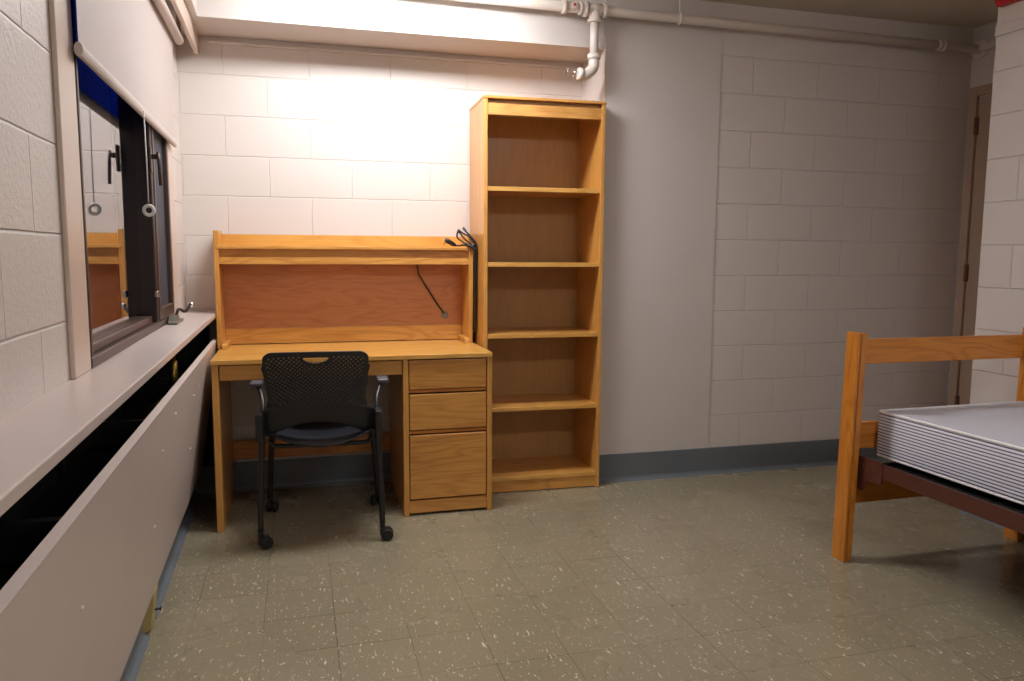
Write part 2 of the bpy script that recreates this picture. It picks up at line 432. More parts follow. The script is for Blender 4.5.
# left wall with a window opening and a heater recess under the sill
WY0, WY1 = -1.71, -.20
ZS = .915
b = bmesh.new()
bx(b, -.22, 0, -5.4, WY0, ZS, H-.002)
bx(b, -.22, 0, WY1, D, ZS, H-.002)
bx(b, -.22, 0, WY0, WY1, 2.27, H-.002)
bx(b, -.34, -.22, -5.4, D, 0, ZS+.3)
bx(b, -.22, 0, -5.4, D, 0, .135)
struct('wall_left', lw(b), M['block_left'])
b = bmesh.new()  # dark sheets put in so the recess shade is painted black
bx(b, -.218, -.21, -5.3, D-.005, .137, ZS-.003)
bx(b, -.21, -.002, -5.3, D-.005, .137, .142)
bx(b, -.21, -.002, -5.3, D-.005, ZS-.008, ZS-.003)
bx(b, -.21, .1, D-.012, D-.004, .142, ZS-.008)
struct('trim_1', lw(b), M['painted_shade'], label='near-black lining that paints the shade in the open heater recess under the sill')
# sill board
b = B(-.06, .150, -5.2, D-.002, ZS, ZS+.022, bev=.003, seg=2)
struct('trim_2', lw(b), M['sill'], label='painted window sill board')
# casing strip at the near side of the window
b = bmesh.new(); bx(b, .0, .012, -1.862, WY0, ZS+.022, 2.268, bev=.003)
bx(b, -.14, .0, WY0-.001, WY0+.012, ZS+.022, 2.268)
struct('trim_3', lw(b), M['trim'], label='painted vertical casing beside the window')
b = B(.0, .010, WY1, WY1+.16, ZS+.022, 2.268, bev=.003)
struct('trim_8', lw(b), M['trim'], label='painted vertical strip on the far side of the window')
# valance board under the bulkhead
b = B(.082, .102, -5.0, D-.01, 2.178, 2.268, bev=.002)
struct('trim_4', lw(b), M['trim'], label='painted valance board hiding the shade roller')
# ledger strip on the alcove wall
b = bmesh.new(); bx(b, -2.59, -.70, D-.022, D, 2.232, 2.244, bev=.002); bx(b, -2.59, -.66, D-.008, D, 2.244, 2.267)
struct('trim_5', b, M['plaster'], label='thin painted ledger strip above the alcove blocks')
# strip high on the near right wall and nook wall
b = bmesh.new(); bx(b, XN-.012, XN, YF, YN, 2.215, 2.262, bev=.002)
struct('trim_6', b, M['plaster'], label='flat painted strip high on the near right wall')
b = bmesh.new(); bx(b, XR-.04, XR, YN, -.0, 2.40, 2.435, bev=.003)
struct('trim_7', b, M['plaster'], label='narrow ledge above the door')
# baseboards : coved rubber
def cove(h=.152, t=.006):
    return [(0, 0), (t+.014, 0), (t+.012, .004), (t+.004, .012), (t, .024), (t, h-.002), (t-.002, h), (0, h)]
def base_y(name, x0, x1, yw, label=None):      # along x, on a wall facing -y
    b = prism(bmesh.new(), [(yw-p[0], p[1]) for p in cove()], 'x', x0, x1)
    return struct(name, b, M['base'], label=label)
base_y('baseboard_back', -.665, XR, -.004)
base_y('baseboard_alcove', -2.72, -.66, D)
b = prism(bmesh.new(), [(-.66-p[0], p[1]) for p in cove()], 'y', -.004, D-.02); struct('baseboard_alcove_side', b, M['base'])
b = prism(bmesh.new(), [(XN-p[0], p[1]) for p in cove()], 'y', YF, YN); struct('baseboard_right', b, M['base'])
b = prism(bmesh.new(), [(p[0]*1.6, p[1]*.86) for p in cove()], 'y', -1.10, D-.02)
prism(b, [(p[0]*1.6, p[1]*.86) for p in cove()], 'y', -5.1, -1.23)
struct('baseboard_left', lw(b), M['base'])

# ------------------------------------------------------------------ window
win = struct('window_1', lw((lambda b: (bx(b, -.12, .012, WY0+.012, WY1, ZS+.022, ZS+.05, bev=.003), bx(b, -.12, -.006, WY0+.012, WY1, ZS+.05, ZS+.075, bev=.003),
      bx(b, -.12, .012, WY1-.028, WY1-.001, ZS+.05, 2.268, bev=.003), bx(b, -.12, .012, WY0+.012, WY0+.03, ZS+.05, 2.268, bev=.003),
      bx(b, -.12, .012, WY0+.03, WY1-.028, 2.235, 2.268, bev=.003), b)[-1])(bmesh.new())), M['bronze'])
struct('mullion', lw((lambda b: (bx(b, -.12, .012, -.665, -.625, ZS+.05, 2.235, bev=.004), b)[-1])(bmesh.new())), M['bronze_dark'], win)
struct('pane', lw(B(-.044, -.038, WY0+.02, -.66, ZS+.07, 2.24)), M['glass'], win)
sash = struct('sash_frame', lw((lambda b: (bx(b, -.04, .016, -.625, -.595, ZS+.052, 2.235, bev=.004), bx(b, -.04, .016, -.27, -.23, ZS+.052, 2.235, bev=.004),
      bx(b, -.04, .016, -.595, -.27, ZS+.052, ZS+.10, bev=.004), bx(b, -.04, .016, -.595, -.27, 2.19, 2.235, bev=.004), b)[-1])(bmesh.new())), M['bronze'], win)
struct('insect_screen', lw(B(-.006, -.002, -.60, -.265, ZS+.095, 2.2)), M['screen'], win)
def lever(y, z):
    b = bmesh.new()
    bx(b, .010, .020, y-.016, y+.016, z-.055, z+.04, bev=.003)
    bx(b, .018, .042, y-.006, y+.006, z-.006, z+.012, bev=.002)
    tube(b, [(.042, y, z+.02), (.044, y, z-.02), (.047, y, z-.10)], .006, 8)
    return lw(b)
struct('latch_handle', lever(-.69, 1.57), M['bronze'], win)
struct('clip', lw(B(.010, .022, -.70, -.66, 1.06, 1.085, bev=.002)), M['chrome'], win)
b = bmesh.new()
bx(b, .018, .055, -.47, -.27, ZS+.0222, ZS+.034, bev=.003)
prism(b, [(-.45, ZS+.034), (-.31, ZS+.034), (-.33, ZS+.052), (-.40, ZS+.058)], 'x', .018, .045)
crank = struct('crank_operator', lw(b), M['steel'], win)
b = bmesh.new()
tube(b, arc_pts([(.035, -.36, ZS+.045), (.045, -.34, ZS+.080), (.068, -.32, ZS+.062), (.088, -.31, ZS+.088)], .012), .0065, 8)
struct('crank_arm', lw(b), M['bronze_dark'], crank)
b = bmesh.new(); tube(b, [(.086, -.31, ZS+.086), (.098, -.305, ZS+.099)], .010, 10); struct('crank_knob', lw(b), M['chrome'], crank)

# ------------------------------------------------------------------ roller shade
XS = .028
sh = thing('roller_shade', 'white roller shade with a blue back pulled partway down over the window', 'window shade', lwp(XS, -.85, 2.18), LWA)
b = lw(tube(bmesh.new(), [(.060, -3.2, 2.14), (.060, -.075, 2.14)], .019, 20)); obj('roller_tube', b, M['shade_front'], sh)
b = lw(tube(bmesh.new(), [(.060, -.075, 2.14), (.060, -.055, 2.14)], .007, 12)); obj('roller_pin', b, M['bronze_dark'], sh)
b = bmesh.new()
bx(b, .050, .066, -.060, -.054, 2.13, 2.267)
obj('roller_bracket', lw(b), M['trim'], sh)
b = bmesh.new()
FY0, FY1 = -1.735, -.105
def sheet(b, x, mi):
    n = 12
    prev = None
    for i in range(n+1):
        z = 1.70+(2.19-1.70)*i/n
        xx = x+(.034 if False else 0)+.016*(i/n)**3
        cur = [b.verts.new((xx, FY0, z)), b.verts.new((xx, FY1, z))]
        if prev:
            f = b.faces.new((prev[0], prev[1], cur[1], cur[0])); f.material_index = mi; f.smooth = True
        prev = cur
sheet(b, XS, 0)
me_front = obj('shade_cloth', lw(b), M['shade_front'], sh); me_front['label'] = 'white room-side cloth'
b = bmesh.new(); sheet(b, XS-.0015, 0)
o = obj('shade_backing', lw(b), M['shade_back'], sh); o['label'] = 'blue window-side cloth'
b = bmesh.new()
t = bmesh.new(); pts = []
for k in range(12):
    a = 2*PI*k/12; pts.append((XS+.010*math.cos(a), 1.698+.017*math.sin(a)))
prism(b, pts, 'y', FY0-.004, FY1+.004)
bar = obj('bottom_bar', lw(b), M['shade_front'], sh)
cy = -.96
b = tube(bmesh.new(), [(XS+.014, cy, 1.69), (XS+.016, cy, 1.5), (XS+.016, cy, 1.390)], .0022, 6)
pc = obj('pull_cord', lw(b), M['pullcord'], sh)
b = torus(bmesh.new(), (XS+.016, cy, 1.366), .0155, .0055, 'y')
obj('pull_ring', lw(b), M['white'], pc)

# ------------------------------------------------------------------ heater behind the leaning cover
rad = thing('radiator', 'dark finned heater pipe inside the black slot under the window sill', 'heater', lwp(-.1, -1.2, .142), LWA)
b = tube(bmesh.new(), [(-.10, -5.0, .50), (-.10, D-.05, .50)], .02, 12); obj('heating_pipe', lw(b), M['pipe_dark'], rad)
b = bmesh.new()
for i in range(230):
    y = -4.7+i*.0195
    bx(b, -.16, -.04, y, y+.0015, .42, .58)
o = obj('fins', lw(b), M['pipe_dark'], rad)
o['kind'] = 'stuff'
for y in (-3.0, -2.62, -2.15, -1.2, -.35):
    b = bmesh.new(); bx(b, -.209, .055, y, y+.025, .68, .70); bx(b, -.209, -.195, y, y+.025, .142, .70)
    obj('bracket', lw(b), M['pipe_dark'], rad)
b = bmesh.new(); cyl(b, (.04, -.53, .66), (.04, -.53, .80), .016, 14); cyl(b, (.04, -.53, .80), (.04, -.53, .835), .010, 12); cyl(b, (.04, -.53, .67), (.04, -.53, .70), .022, 6)
tube(b, [(.04, -.53, .67), (-.05, -.53, .62), (-.10, -.53, .52)], .009, 8)
o = obj('valve', lw(b), M['brass'], rad); o['label'] = 'small brass valve'

pt = thing('heater_cover_panel', 'long beige metal heater cover panel leaning out below the window sill', 'heater cover', lwp(.02, -1.6, .14), LWA)
b = bmesh.new()
# leaning sheet, bottom resting on the ledge over the baseboard, top folded back
def pan(y0, y1, notch=None):
    prism(b, [(.034, .142), (.046, .142), (.149, .802), (.137, .804)], 'y', y0, y1)
    prism(b, [(.149, .802), (.1505, .807), (.131, .8105), (.129, .806), (.137, .8025)], 'y', y0, y1)
pan(-5.0, D-.06)
obj('cover_sheet', lw(b), M['panel'], pt)
for (y, z) in ((-.52, .69), (-.72, .69), (-1.26, .73), (-1.46, .66), (-.57, .45), (-1.43, .43), (-2.35, .60)):
    xx = .046+(z-.142)/(.660)*.103
    b = bmesh.new(); t = bmesh.new(); bmesh.ops.create_uvsphere(t, u_segments=10, v_segments=6, radius=.0045)
    for f in t.faces: f.smooth = True
    merge(b, t, Matrix.Translation((xx, y, z)))
    obj('screw', lw(b), M['pipe'], pt)
# pine block with a dark screw wedged under the cover
wb = thing('wooden_wedge', 'raw pine block with a dark screw poking out under the beige heater cover', 'wood block', lwp(.0, -1.17, 0), LWA)
b = bmesh.new(); prism(b, [(.006, .0), (.030, .012), (.044, .13), (.02, .1395), (.0025, .1395), (.0025, .0)], 'y', -1.205, -1.125, bev=.0015)
obj('block', lw(b), M['peg'], wb)
b = bmesh.new(); tube(b, [(.03, -1.15, .055), (.052, -1.15, .057)], .004, 8); tube(b, [(.052, -1.15, .057), (.055, -1.15, .057)], .008, 10)
obj('screw', lw(b), M['black_frame'], wb)

# ------------------------------------------------------------------ desk
X0, X1, Y0, Y1 = -2.566, -1.322, -.298, .300
dk = thing('desk', 'oak desk with three side drawers standing in the alcove beside the bookcase', 'desk', ((X0+X1)/2, 0, 0))
ZT = .766
b = bmesh.new(); bx(b, X0-.004, X1+.002, Y0-.006, Y1, ZT-.022, ZT, bev=.003, seg=2); obj('desktop', b, M['oak_top'], dk)
obj('side_panel', B(X0, X0+.028, Y0, Y1-.01, 0, ZT-.022, bev=.002), M['oak_z'], dk)
XA, XB = -1.744, X1-.024
obj('side_panel', B(XA, XA+.026, Y0, Y1-.01, 0, ZT-.022, bev=.002), M['oak_z'], dk)
obj('side_panel', B(XB, X1, Y0, Y1-.01, 0, ZT-.022, bev=.002), M['oak_z'], dk)
b = bmesh.new(); bx(b, X0+.031, XA-.003, Y0+.008, Y0+.026, .674, ZT-.026, bev=.002); obj('drawer', b, M['oak_x'], dk)
b = bmesh.new(); bx(b, X0+.04, XA-.012, Y0+.026, Y0+.42, .682, ZT-.03); obj('drawer_box', b, M['edge'], dk)
XL, XRR = XA+.026, XB
for (za, zb_) in ((.602, .738), (.410, .578), (.080, .385)):
    obj('drawer', B(XL+.004, XRR-.004, Y0+.004, Y0+.022, za, zb_, bev=.0025, seg=2), M['oak_drawer'], dk)
for (za, zb_) in ((.585, .598), (.391, .404)):
    obj('rail', B(XL, XRR, Y0+.014, Y0+.034, za, zb_), M['bed_x'], dk)
obj('plinth', B(XL, XRR, Y0+.006, Y0+.024, .012, .072, bev=.002), M['oak_x'], dk)
obj('pedestal_carcass', B(XL, XRR, Y0+.036, Y1-.03, .012, ZT-.024), M['shadow_gap'], dk)
obj('back_rail', B(X0+.028, XA, Y1-.03, Y1-.012, .178, .275, bev=.002), M['bed_x'], dk)

# ------------------------------------------------------------------ hutch on the desk
HX0, HX1, HY0, HY1 = -2.578, -1.326, .10, .312
ZH = 1.331
hu = thing('desk_hutch', 'oak hutch with a reddish back panel standing on the desk', 'desk hutch', ((HX0+HX1)/2, .2, ZT))
for s, xa, xb in ((0, HX0, HX0+.022), (1, HX1-.022, HX1)):
    b = prism(bmesh.new(), [(HY0+.015, ZT), (HY1, ZT), (HY1, ZH), (HY0, ZH), (HY0, 1.15)], 'x', xa, xb, bev=.0015)
    obj('side_panel', b, M['oak_z'], hu)
ix0, ix1 = HX0+.022, HX1-.022
obj('top_shelf', B(ix0-.012, ix1+.012, HY0-.004, HY1, 1.244, 1.260, bev=.002), M['oak_x'], hu)
obj('top_back_board', B(ix0, ix1, HY1-.022, HY1-.004, 1.260, ZH-.013, bev=.001), M['oak_top'], hu)
obj('valance', B(ix0, ix1, HY0+.02, HY0+.036, 1.172, 1.244, bev=.001), M['oak_x'], hu)
b = bmesh.new(); bx(b, ix0, ix1, HY0+.008, HY0+.02, 1.172, 1.204, bev=.001); obj('valance_lip', b, M['oak_x'], hu)
# back panel with a round cable hole
hc = Vector((-1.441, 0, .90)); hr = .021
b = bmesh.new()
zb0, zb1 = .848, 1.244
N = 32
outer = []
def rect_pt(a):
    # point on the square of half size .06 round the hole
    c_, s_ = math.cos(a), math.sin(a); k = .05/max(abs(c_), abs(s_))
    return (hc.x+c_*k, hc.z+s_*k)
for yy in (HY1-.024, HY1-.016):
    ci = [b.verts.new((hc.x+hr*math.cos(2*PI*i/N), yy, hc.z+hr*math.sin(2*PI*i/N))) for i in range(N)]
    sq = [b.verts.new((rect_pt(2*PI*i/N)[0], yy, rect_pt(2*PI*i/N)[1])) for i in range(N)]
    for i in range(N):
        b.faces.new((ci[i], ci[(i+1) % N], sq[(i+1) % N], sq[i]))
    outer.append(ci)
for i in range(N):
    b.faces.new((outer[0][i], outer[0][(i+1) % N], outer[1][(i+1) % N], outer[1][i]))
ya, yb = HY1-.024, HY1-.016
bx(b, ix0, hc.x-.05, ya, yb, zb0, zb1); bx(b, hc.x+.05, ix1, ya, yb, zb0, zb1)
bx(b, hc.x-.05, hc.x+.05, ya, yb, zb0, hc.z-.05); bx(b, hc.x-.05, hc.x+.05, ya, yb, hc.z+.05, zb1)
o = obj('back_panel', b, M['ply_red'], hu); o['label'] = 'reddish oak back panel with a round cable hole'
obj('bottom_rail', B(ix0, ix1, HY1-.035, HY1-.017, ZT+.004, zb0, bev=.001), M['oak_x'], hu)
b = torus(bmesh.new(), (hc.x, HY1-.024, hc.z), hr-.001, .0022, 'y'); cyl(b, (hc.x, HY1-.020, hc.z), (hc.x, HY1-.017, hc.z), hr-.001, 24); obj('grommet', b, M['steel'], hu)
for s, xc in ((1, HX0+.022), (-1, HX1-.022)):
    xa, xb = (xc, xc+.026) if s > 0 else (xc-.026, xc)
    b = prism(bmesh.new(), [(HY0-.012, ZT), (HY1-.04, ZT), (HY1-.04, ZT+.028), (HY0+.006, ZT+.028), (HY0-.008, ZT+.02)], 'x', xa, xb, bev=.003)
    obj('foot', b, M['oak_x'], hu)

# cord from behind the valance down to the hole
b = tube(bmesh.new(), [(-1.61, HY0+.045, 1.20), (-1.60, HY0+.10, 1.165), (-1.585, HY1-.05, 1.12), (-1.53, HY1-.032, 1.035), (-1.48, HY1-.030, .955), (-1.45, HY1-.029, .914), (-1.446, HY1-.021, .908)], .0042, 8)
tag(obj('lamp_cord', b, M['cord']), 'thin black cord slanting down the reddish hutch panel into the round hole', 'cord')

# bundle of cables lying over the right end of the hutch shelf
cb = thing('cable_bundle', 'tangled black cable bundle on the right end of the hutch shelf', 'cable', (-1.36, .10, 1.260))
K = 3.8e-4
def cp(u_, v_, y):      # hand-laid cable points: millimetre-like offsets from the shelf's right front corner
    if v_ < 500: u_ -= 20; v_ -= 8
    return (-1.326+(min(u_, 578)-545)*K, y, 1.260-(v_-365)*K)
def cable(name, pts, r, mat=None, parent=None):
    return obj(name, tube(bmesh.new(), arc_pts([cp(*p) for p in pts], .03, 5), r, 8), mat or M['cord'], parent or cb)
gxu = 567
cable('power_cord', [(325, 345, .125), (380, 352, .12), (440, 340, .10), (510, 362, .085), (560, 395, .084), (595, 430, .085), (gxu, 560, .12), (gxu, 1500, .14)], .0050)
b = bmesh.new(); tube(b, [cp(338, 348, .125), cp(310, 335, .125), cp(230, 290, .125), cp(195, 268, .125)], .012, 12, radii=[.006, .011, .013, .010])
pg = obj('plug', b, M['cord'], cb)
for dy in (-.006, .006):
    obj('prong', tube(bmesh.new(), [cp(205, 278, .125+dy), cp(185, 320, .125+dy), cp(172, 345, .125+dy)], .0018, 6), M['brass'], pg)
cable('cable', [(545, 360, .085), (470, 330, .09), (420, 300, .10), (360, 255, .11), (345, 225, .11), (358, 165, .11), (380, 150, .105), (420, 185, .10), (500, 222, .09), (560, 290, .082), (600, 380, .082), (gxu+6, 520, .10), (gxu+6, 1500, .12)], .0042)
cable('cable', [(375, 160, .10), (410, 225, .098), (470, 290, .09), (545, 345, .082), (600, 400, .080), (gxu-8, 540, .10), (gxu-8, 1500, .10)], .0042)
cable('cable', [(470, 165, .10), (505, 205, .09), (545, 258, .08), (600, 330, .078), (612, 420, .078), (gxu+8, 560, .09), (gxu+8, 1500, .09)], .0050)
cable('cable', [(455, 320, .095), (500, 352, .084), (550, 372, .078), (600, 405, .076), (606, 450, .078), (gxu, 600, .08), (gxu, 1500, .085)], .0060)
cable('cable', [(520, 240, .09), (545, 290, .08), (585, 322, .076), (565, 345, .076), (530, 350, .08)], .0036)
obj('connector', tube(bmesh.new(), [cp(425, 108, .10), cp(450, 140, .10), cp(480, 178, .098)], .0065, 10, radii=[.0065, .0068, .005]), M['grey_pad'], cb)
obj('connector', tube(bmesh.new(), [cp(362, 138, .105), cp(385, 182, .10)], .0065, 10), M['cord'], cb)
obj('cable_tie', torus(bmesh.new(), cp(535, 362, .082), .011, .0022, 'x'), M['grey_pad'], cb)

# ------------------------------------------------------------------ bookcase
BX0, BX1, BY0, BY1, BZ = -1.303, -.676, -.070, .306, 1.992
bc = thing('bookcase', 'tall empty oak bookcase with open shelves standing right of the desk', 'bookcase', ((BX0+BX1)/2, .12, 0))
tk = .020
obj('side_panel', B(BX0, BX0+tk, BY0, BY1, 0, BZ-.014, bev=.0015), M['oak_z'], bc)
obj('side_panel', B(BX1-tk, BX1, BY0, BY1, 0, BZ-.014, bev=.0015), M['oak_z'], bc)
obj('top_board', B(BX0-.003, BX1+.003, BY0-.004, BY1, BZ-.014, BZ, bev=.003, seg=2), M['oak_x'], bc)
obj('back_panel', B(BX0+tk, BX1-tk, BY1-.012, BY1-.004, .05, BZ-.014), M['ply_back'], bc)
obj('header', B(BX0+tk, BX1-tk, BY0+.006, BY0+.024, 1.902, 1.958, bev=.0015), M['oak_x'], bc)
obj('header_recess', B(BX0+tk, BX1-tk, BY0+.03, BY0+.045, 1.902, BZ-.015), M['ply_back'], bc)
for z in (1.557, 1.184, .824, .448, .084):
    sf = obj('shelf', B(BX0+tk, BX1-tk, BY0+.012, BY1-.012, z-.02, z, bev=.001), M['oak_x'], bc)
    b = B(BX0+tk, BX1-tk, BY0+.003, BY0+.012, z-.021, z+.001, bev=.002, seg=2)
    obj('edge_strip', b, M['oak_top'], sf)
obj('kick_board', B(BX0+tk, BX1-tk, BY0+.008, BY0+.024, 0.004, .062, bev=.0015), M['oak_x'], bc)

bc.rotation_euler.z = -.03      # stands a touch askew

# ------------------------------------------------------------------ chair (built in its own frame, facing +y)
CH = thing('desk_chair', 'black perforated plastic armchair on castors tucked under the desk', 'chair', (-2.110, -.315, 0), -.05)
def ch(bm):
    bmesh.ops.transform(bm, matrix=Matrix.Translation(CH.location) @ Matrix.Rotation(-.05, 4, 'Z'), verts=bm.verts)
    return bm
def perf_sheet(NU, NV, pos, hole, thick):
    bm = bmesh.new()
    vs = [[bm.verts.new(pos(-1+2*i/NU, j/NV)) for i in range(NU+1)] for j in range(NV+1)]
    for j in range(NV):
        for i in range(NU):
            if hole(i, j): continue
            f = bm.faces.new((vs[j][i], vs[j][i+1], vs[j+1][i+1], vs[j+1][i])); f.smooth = True
    for v in [v for v in bm.verts if not v.link_faces]: bm.verts.remove(v)
    return bm
def solid(o, t):
    md = o.modifiers.new('Thickness', 'SOLIDIFY'); md.thickness = t; md.offset = 0
# backrest: v 0 bottom .. 1 top
def interp(v, tab):
    for (a, x), (b_, y) in zip(tab, tab[1:]):
        if v <= b_:
            t = (v-a)/(b_-a); t = t*t*(3-2*t); return x+(y-x)*t
    return tab[-1][1]
WB = [(0, .252), (.17, .250), (.30, .246), (.38, .206), (.50, .199), (.75, .209), (.93, .219), (1.0, .219)]
ZB0, ZB1 = .455, .828
def back_pos(u, v):
    w = interp(v, WB)
    e = abs(u)
    x = u*w
    ztop = ZB1 - .028*max(0, (e-.80)/.20)**2 - .004*e*e
    zbot = ZB0 + .062*max(0, 1-(e/.80)**2)
    if e > .95 and v > .9: x *= 1-.03*(e-.95)/.05
    z = zbot+(ztop-zbot)*v
    y = -.20 - .075*v + .045*(e**2)*(1-.35*v) + .03*(1-v)**2 
    return (x-.011, y, z)
NU, NV = 88, 76
def back_hole(i, j):
    u = abs(-1+2*(i+.5)/NU); v = (j+.5)/NV
    # handle slot near the top
    du = (-1+2*(i+.5)/NU)/.225; dv = (v-.915)/.07
    if v <= .925 and du*du+dv*dv < 1 and v > .84: return True
    if v > .945 or u > .90 or back_pos(u, v)[2] < .600: return False
    if du*du*.6+dv*dv*.45 < 1.0: return False
    return i % 2 == 0 and j % 2 == 0 and ((i//2)+(j//2)) % 2 == 0
b = perf_sheet(NU, NV, back_pos, back_hole, .006)
bk = obj('backrest', ch(b), M['black'], CH); solid(bk, .007)
# seat: u across, v 0 rear .. 1 front
def seat_pos(u, v):
    w = .232*(1-.03*(1-v)**2)
    e = abs(u)
    x = u*w
    yr = -.215+.055*e*e; yf = .235-.06*e**3
    y = yr+(yf-yr)*v
    z = .460-.028*math.sin(PI*min(v*1.1, 1))*(1-e*e*.6)+.018*e*e-.03*max(0, (v-.85)/.15)**2 - .030*max(0, (.16-v)/.16)**2*(1-e*e) - .012*(1-e*e)
    return (x, y, z)
def seat_hole(i, j):
    return False
st = obj('seat', ch(perf_sheet(60, 60, seat_pos, seat_hole, .006)), M['seat'], CH); solid(st, .008)
b = bmesh.new()
for y in (-.12, .13):
    tube(b, arc_pts([(-.215, y, .435), (-.20, y, .405), (.20, y, .405), (.215, y, .435)], .03), .010, 10)
tube(b, [(-.10, -.12, .405), (-.10, .13, .405)], .009, 8); tube(b, [(.10, -.12, .405), (.10, .13, .405)], .009, 8)
obj('seat_support', ch(b), M['black_frame'], CH)
for s in (-1, 1):
    # rear leg rises to the back shell; front leg rises to the seat and the arm
    rear = [(s*.250, -.235, .075), (s*.250, -.235, .13), (s*.240, -.205, .40), (s*.236, -.185, .52)]
    front = [(s*.250, .225, .075), (s*.248, .220, .13), (s*.228, .16, .42), (s*.232, .08, .452), (s*.236, -.10, .462), (s*.236, -.185, .478)]
    for nm, pts in (('rear', rear), ('front', front)):
        b = tube(bmesh.new(), arc_pts(pts, .045, 5), .0125, 12)
        if nm == 'front':
            pass
        lg = obj('leg', ch(b), M['black_frame'], CH)
        px, py, pz = pts[0]
        b = bmesh.new()
        cyl(b, (px, py, .050), (px, py, .085), .011, 12)
        th = {('rear', -1): 1.15, ('rear', 1): 1.62, ('front', -1): .3, ('front', 1): -.2}[(nm, s)]
        ax = Vector((math.cos(th), -math.sin(th), 0)); tr = Vector((math.sin(th), math.cos(th), 0))*.020
        prism(b, [(px-.010, py-.012), (px+tr.x*1.3+.008, py+tr.y-.010), (px+tr.x*1.3+.008, py+tr.y+.010), (px-.010, py+.012)], 'z', .022, .056, bev=.003)
        cs = obj('caster', ch(b), M['black_frame'], lg)
        for q in (-1, 1):
            b = bmesh.new()
            cc = Vector((px, py, .026))+tr
            c0 = cc+ax*q*.009; c1 = cc+ax*q*.024
            tube(b, [c0, c0+(c1-c0)*.1, c0+(c1-c0)*.8, c1], .026, 22, radii=[.024, .026, .026, .021])
            obj('wheel', ch(b), M['rubber'], cs)
    # socket where the back meets the frame
    b = bmesh.new(); bx(b, s*.243-.017, s*.243+.014, -.232, -.160, .448, .566, bev=.007, seg=2); obj('socket', ch(b), M['black'], CH)
    b = bmesh.new()
    tube(b, arc_pts([(s*.238, -.175, .50), (s*.238, -.10, .60), (s*.258, -.045, .645), (s*.270, .0, .658)], .05, 6), .010, 10)
    am = obj('armrest', ch(b), M['black_frame'], CH)
    b = bmesh.new(); bx(b, s*.270-.026, s*.270+.026, -.06, .13, .652, .674, bev=.009, seg=3); obj('arm_pad', ch(b), M['grey_pad'], am)

# ------------------------------------------------------------------ bed
bd = thing('bed_frame', 'oak bed end posts and rails with brown metal side rail by the right wall', 'bed', (.35, -2.2, 0))
def post(x0, x1, y0, y1, lean=.018):
    b = bmesh.new()
    g0 = x0+.012
    bx(b, x0, g0, y0, y1, 0, .928, bev=.002); bx(b, g0-.001, g0+.006, y0+.014, y1, 0.002, .924); bx(b, g0+.006, x1, y0+.004, y1, 0, .926, bev=.002)
    for v in b.verts:
        v.co.x += .018*v.co.z/.93
    return b
PX = [(-.110, -.066), (.778, .828)]
for ys in ((-1.278, -1.206), (-3.26, -3.188)):
    for (xa, xb) in PX:
        obj('post', post(xa, xb, *ys), M['bed_z'], bd)
    for (za, zb_) in ((.798, .897), (.452, .560), (.225, .330)):
        yr = -1.219 if ys[0] > -2 else -3.247
        obj('end_rail', B(-.050, .784, yr-.011, yr+.011, za, zb_, bev=.002), M['bed_x'], bd)
for xr, s in ((-.042, 1), (.757, -1)):
    b = bmesh.new()
    bx(b, xr-.002, xr+.002, -3.20, -1.255, .372, .430)
    xa, xb = sorted((xr, xr+s*.04)); bx(b, xa, xb, -3.20, -1.255, .372, .376)
    rl = obj('side_rail', b, M['brown'], bd); rl['label'] = 'brown metal side rail'
    for yb, d in ((-1.262, -1), (-3.20, 1)):
        b = bmesh.new()
        prism(b, [(yb, .436), (yb+d*.13, .436), (yb+d*.13, .350), (yb+d*.055, .345), (yb+d*.03, .30), (yb, .30)], 'x', xr-s*.0065-.0015, xr-s*.0065+.0015+.003)
        br = obj('rail_bracket', b, M['brown'], rl)
        for (dy, z) in ((.03, .40), (.085, .385)):
            obj('bolt', cyl(bmesh.new(), (xr-s*.012, yb+d*dy, z), (xr-s*.004, yb+d*dy, z), .007, 8), M['brown'], br)
b = B(-.020, .742, -3.19, -1.27, .394, .3975)  # solid dark sheet added so the spring gaps read as shade
for i in range(16):
    y = -3.1+i*.12
    bx(b, -.026, .742, y, y+.02, .398, .401)
for i in range(7):
    bx(b, .02+i*.11, .04+i*.11, -3.19, -1.27, .4012, .404)
o = obj('link_spring_shade_deck', b, M['painted_shade'], bd)

b = bmesh.new(); MX0, MX1, MY0, MY1, MZ0, MZ1 = .060, .860, -3.20, -1.236, .424, .613
t = bmesh.new(); bx(t, MX0, MX1, MY0, MY1, MZ0, MZ1, bev=.022, seg=5)
for f in t.faces: f.smooth = True
merge(b, t)
mt = thing('mattress', 'white mattress with thin dark ticking stripes lying on the bed frame', 'mattress', (.44, -2.2, MZ0))
mo = obj('mattress_body', b, M['ticking'], mt)
for z in (MZ0+.006, MZ1-.006):
    ins = .0045
    r = .022
    pts = []
    for cx_, cy_, a0 in ((MX1-r, MY1-r, 0), (MX0+r, MY1-r, PI/2), (MX0+r, MY0+r, PI), (MX1-r, MY0+r, 1.5*PI)):
        for k in range(6):
            a = a0+PI/2*k/5; pts.append((cx_+(r-ins)*math.cos(a), cy_+(r-ins)*math.sin(a), z))
    pts.append(pts[0])
    obj('piping', tube(bmesh.new(), pts, .0045, 8), M['white'], mt)
mt.rotation_euler.z = .022     # lies a touch askew on the frame

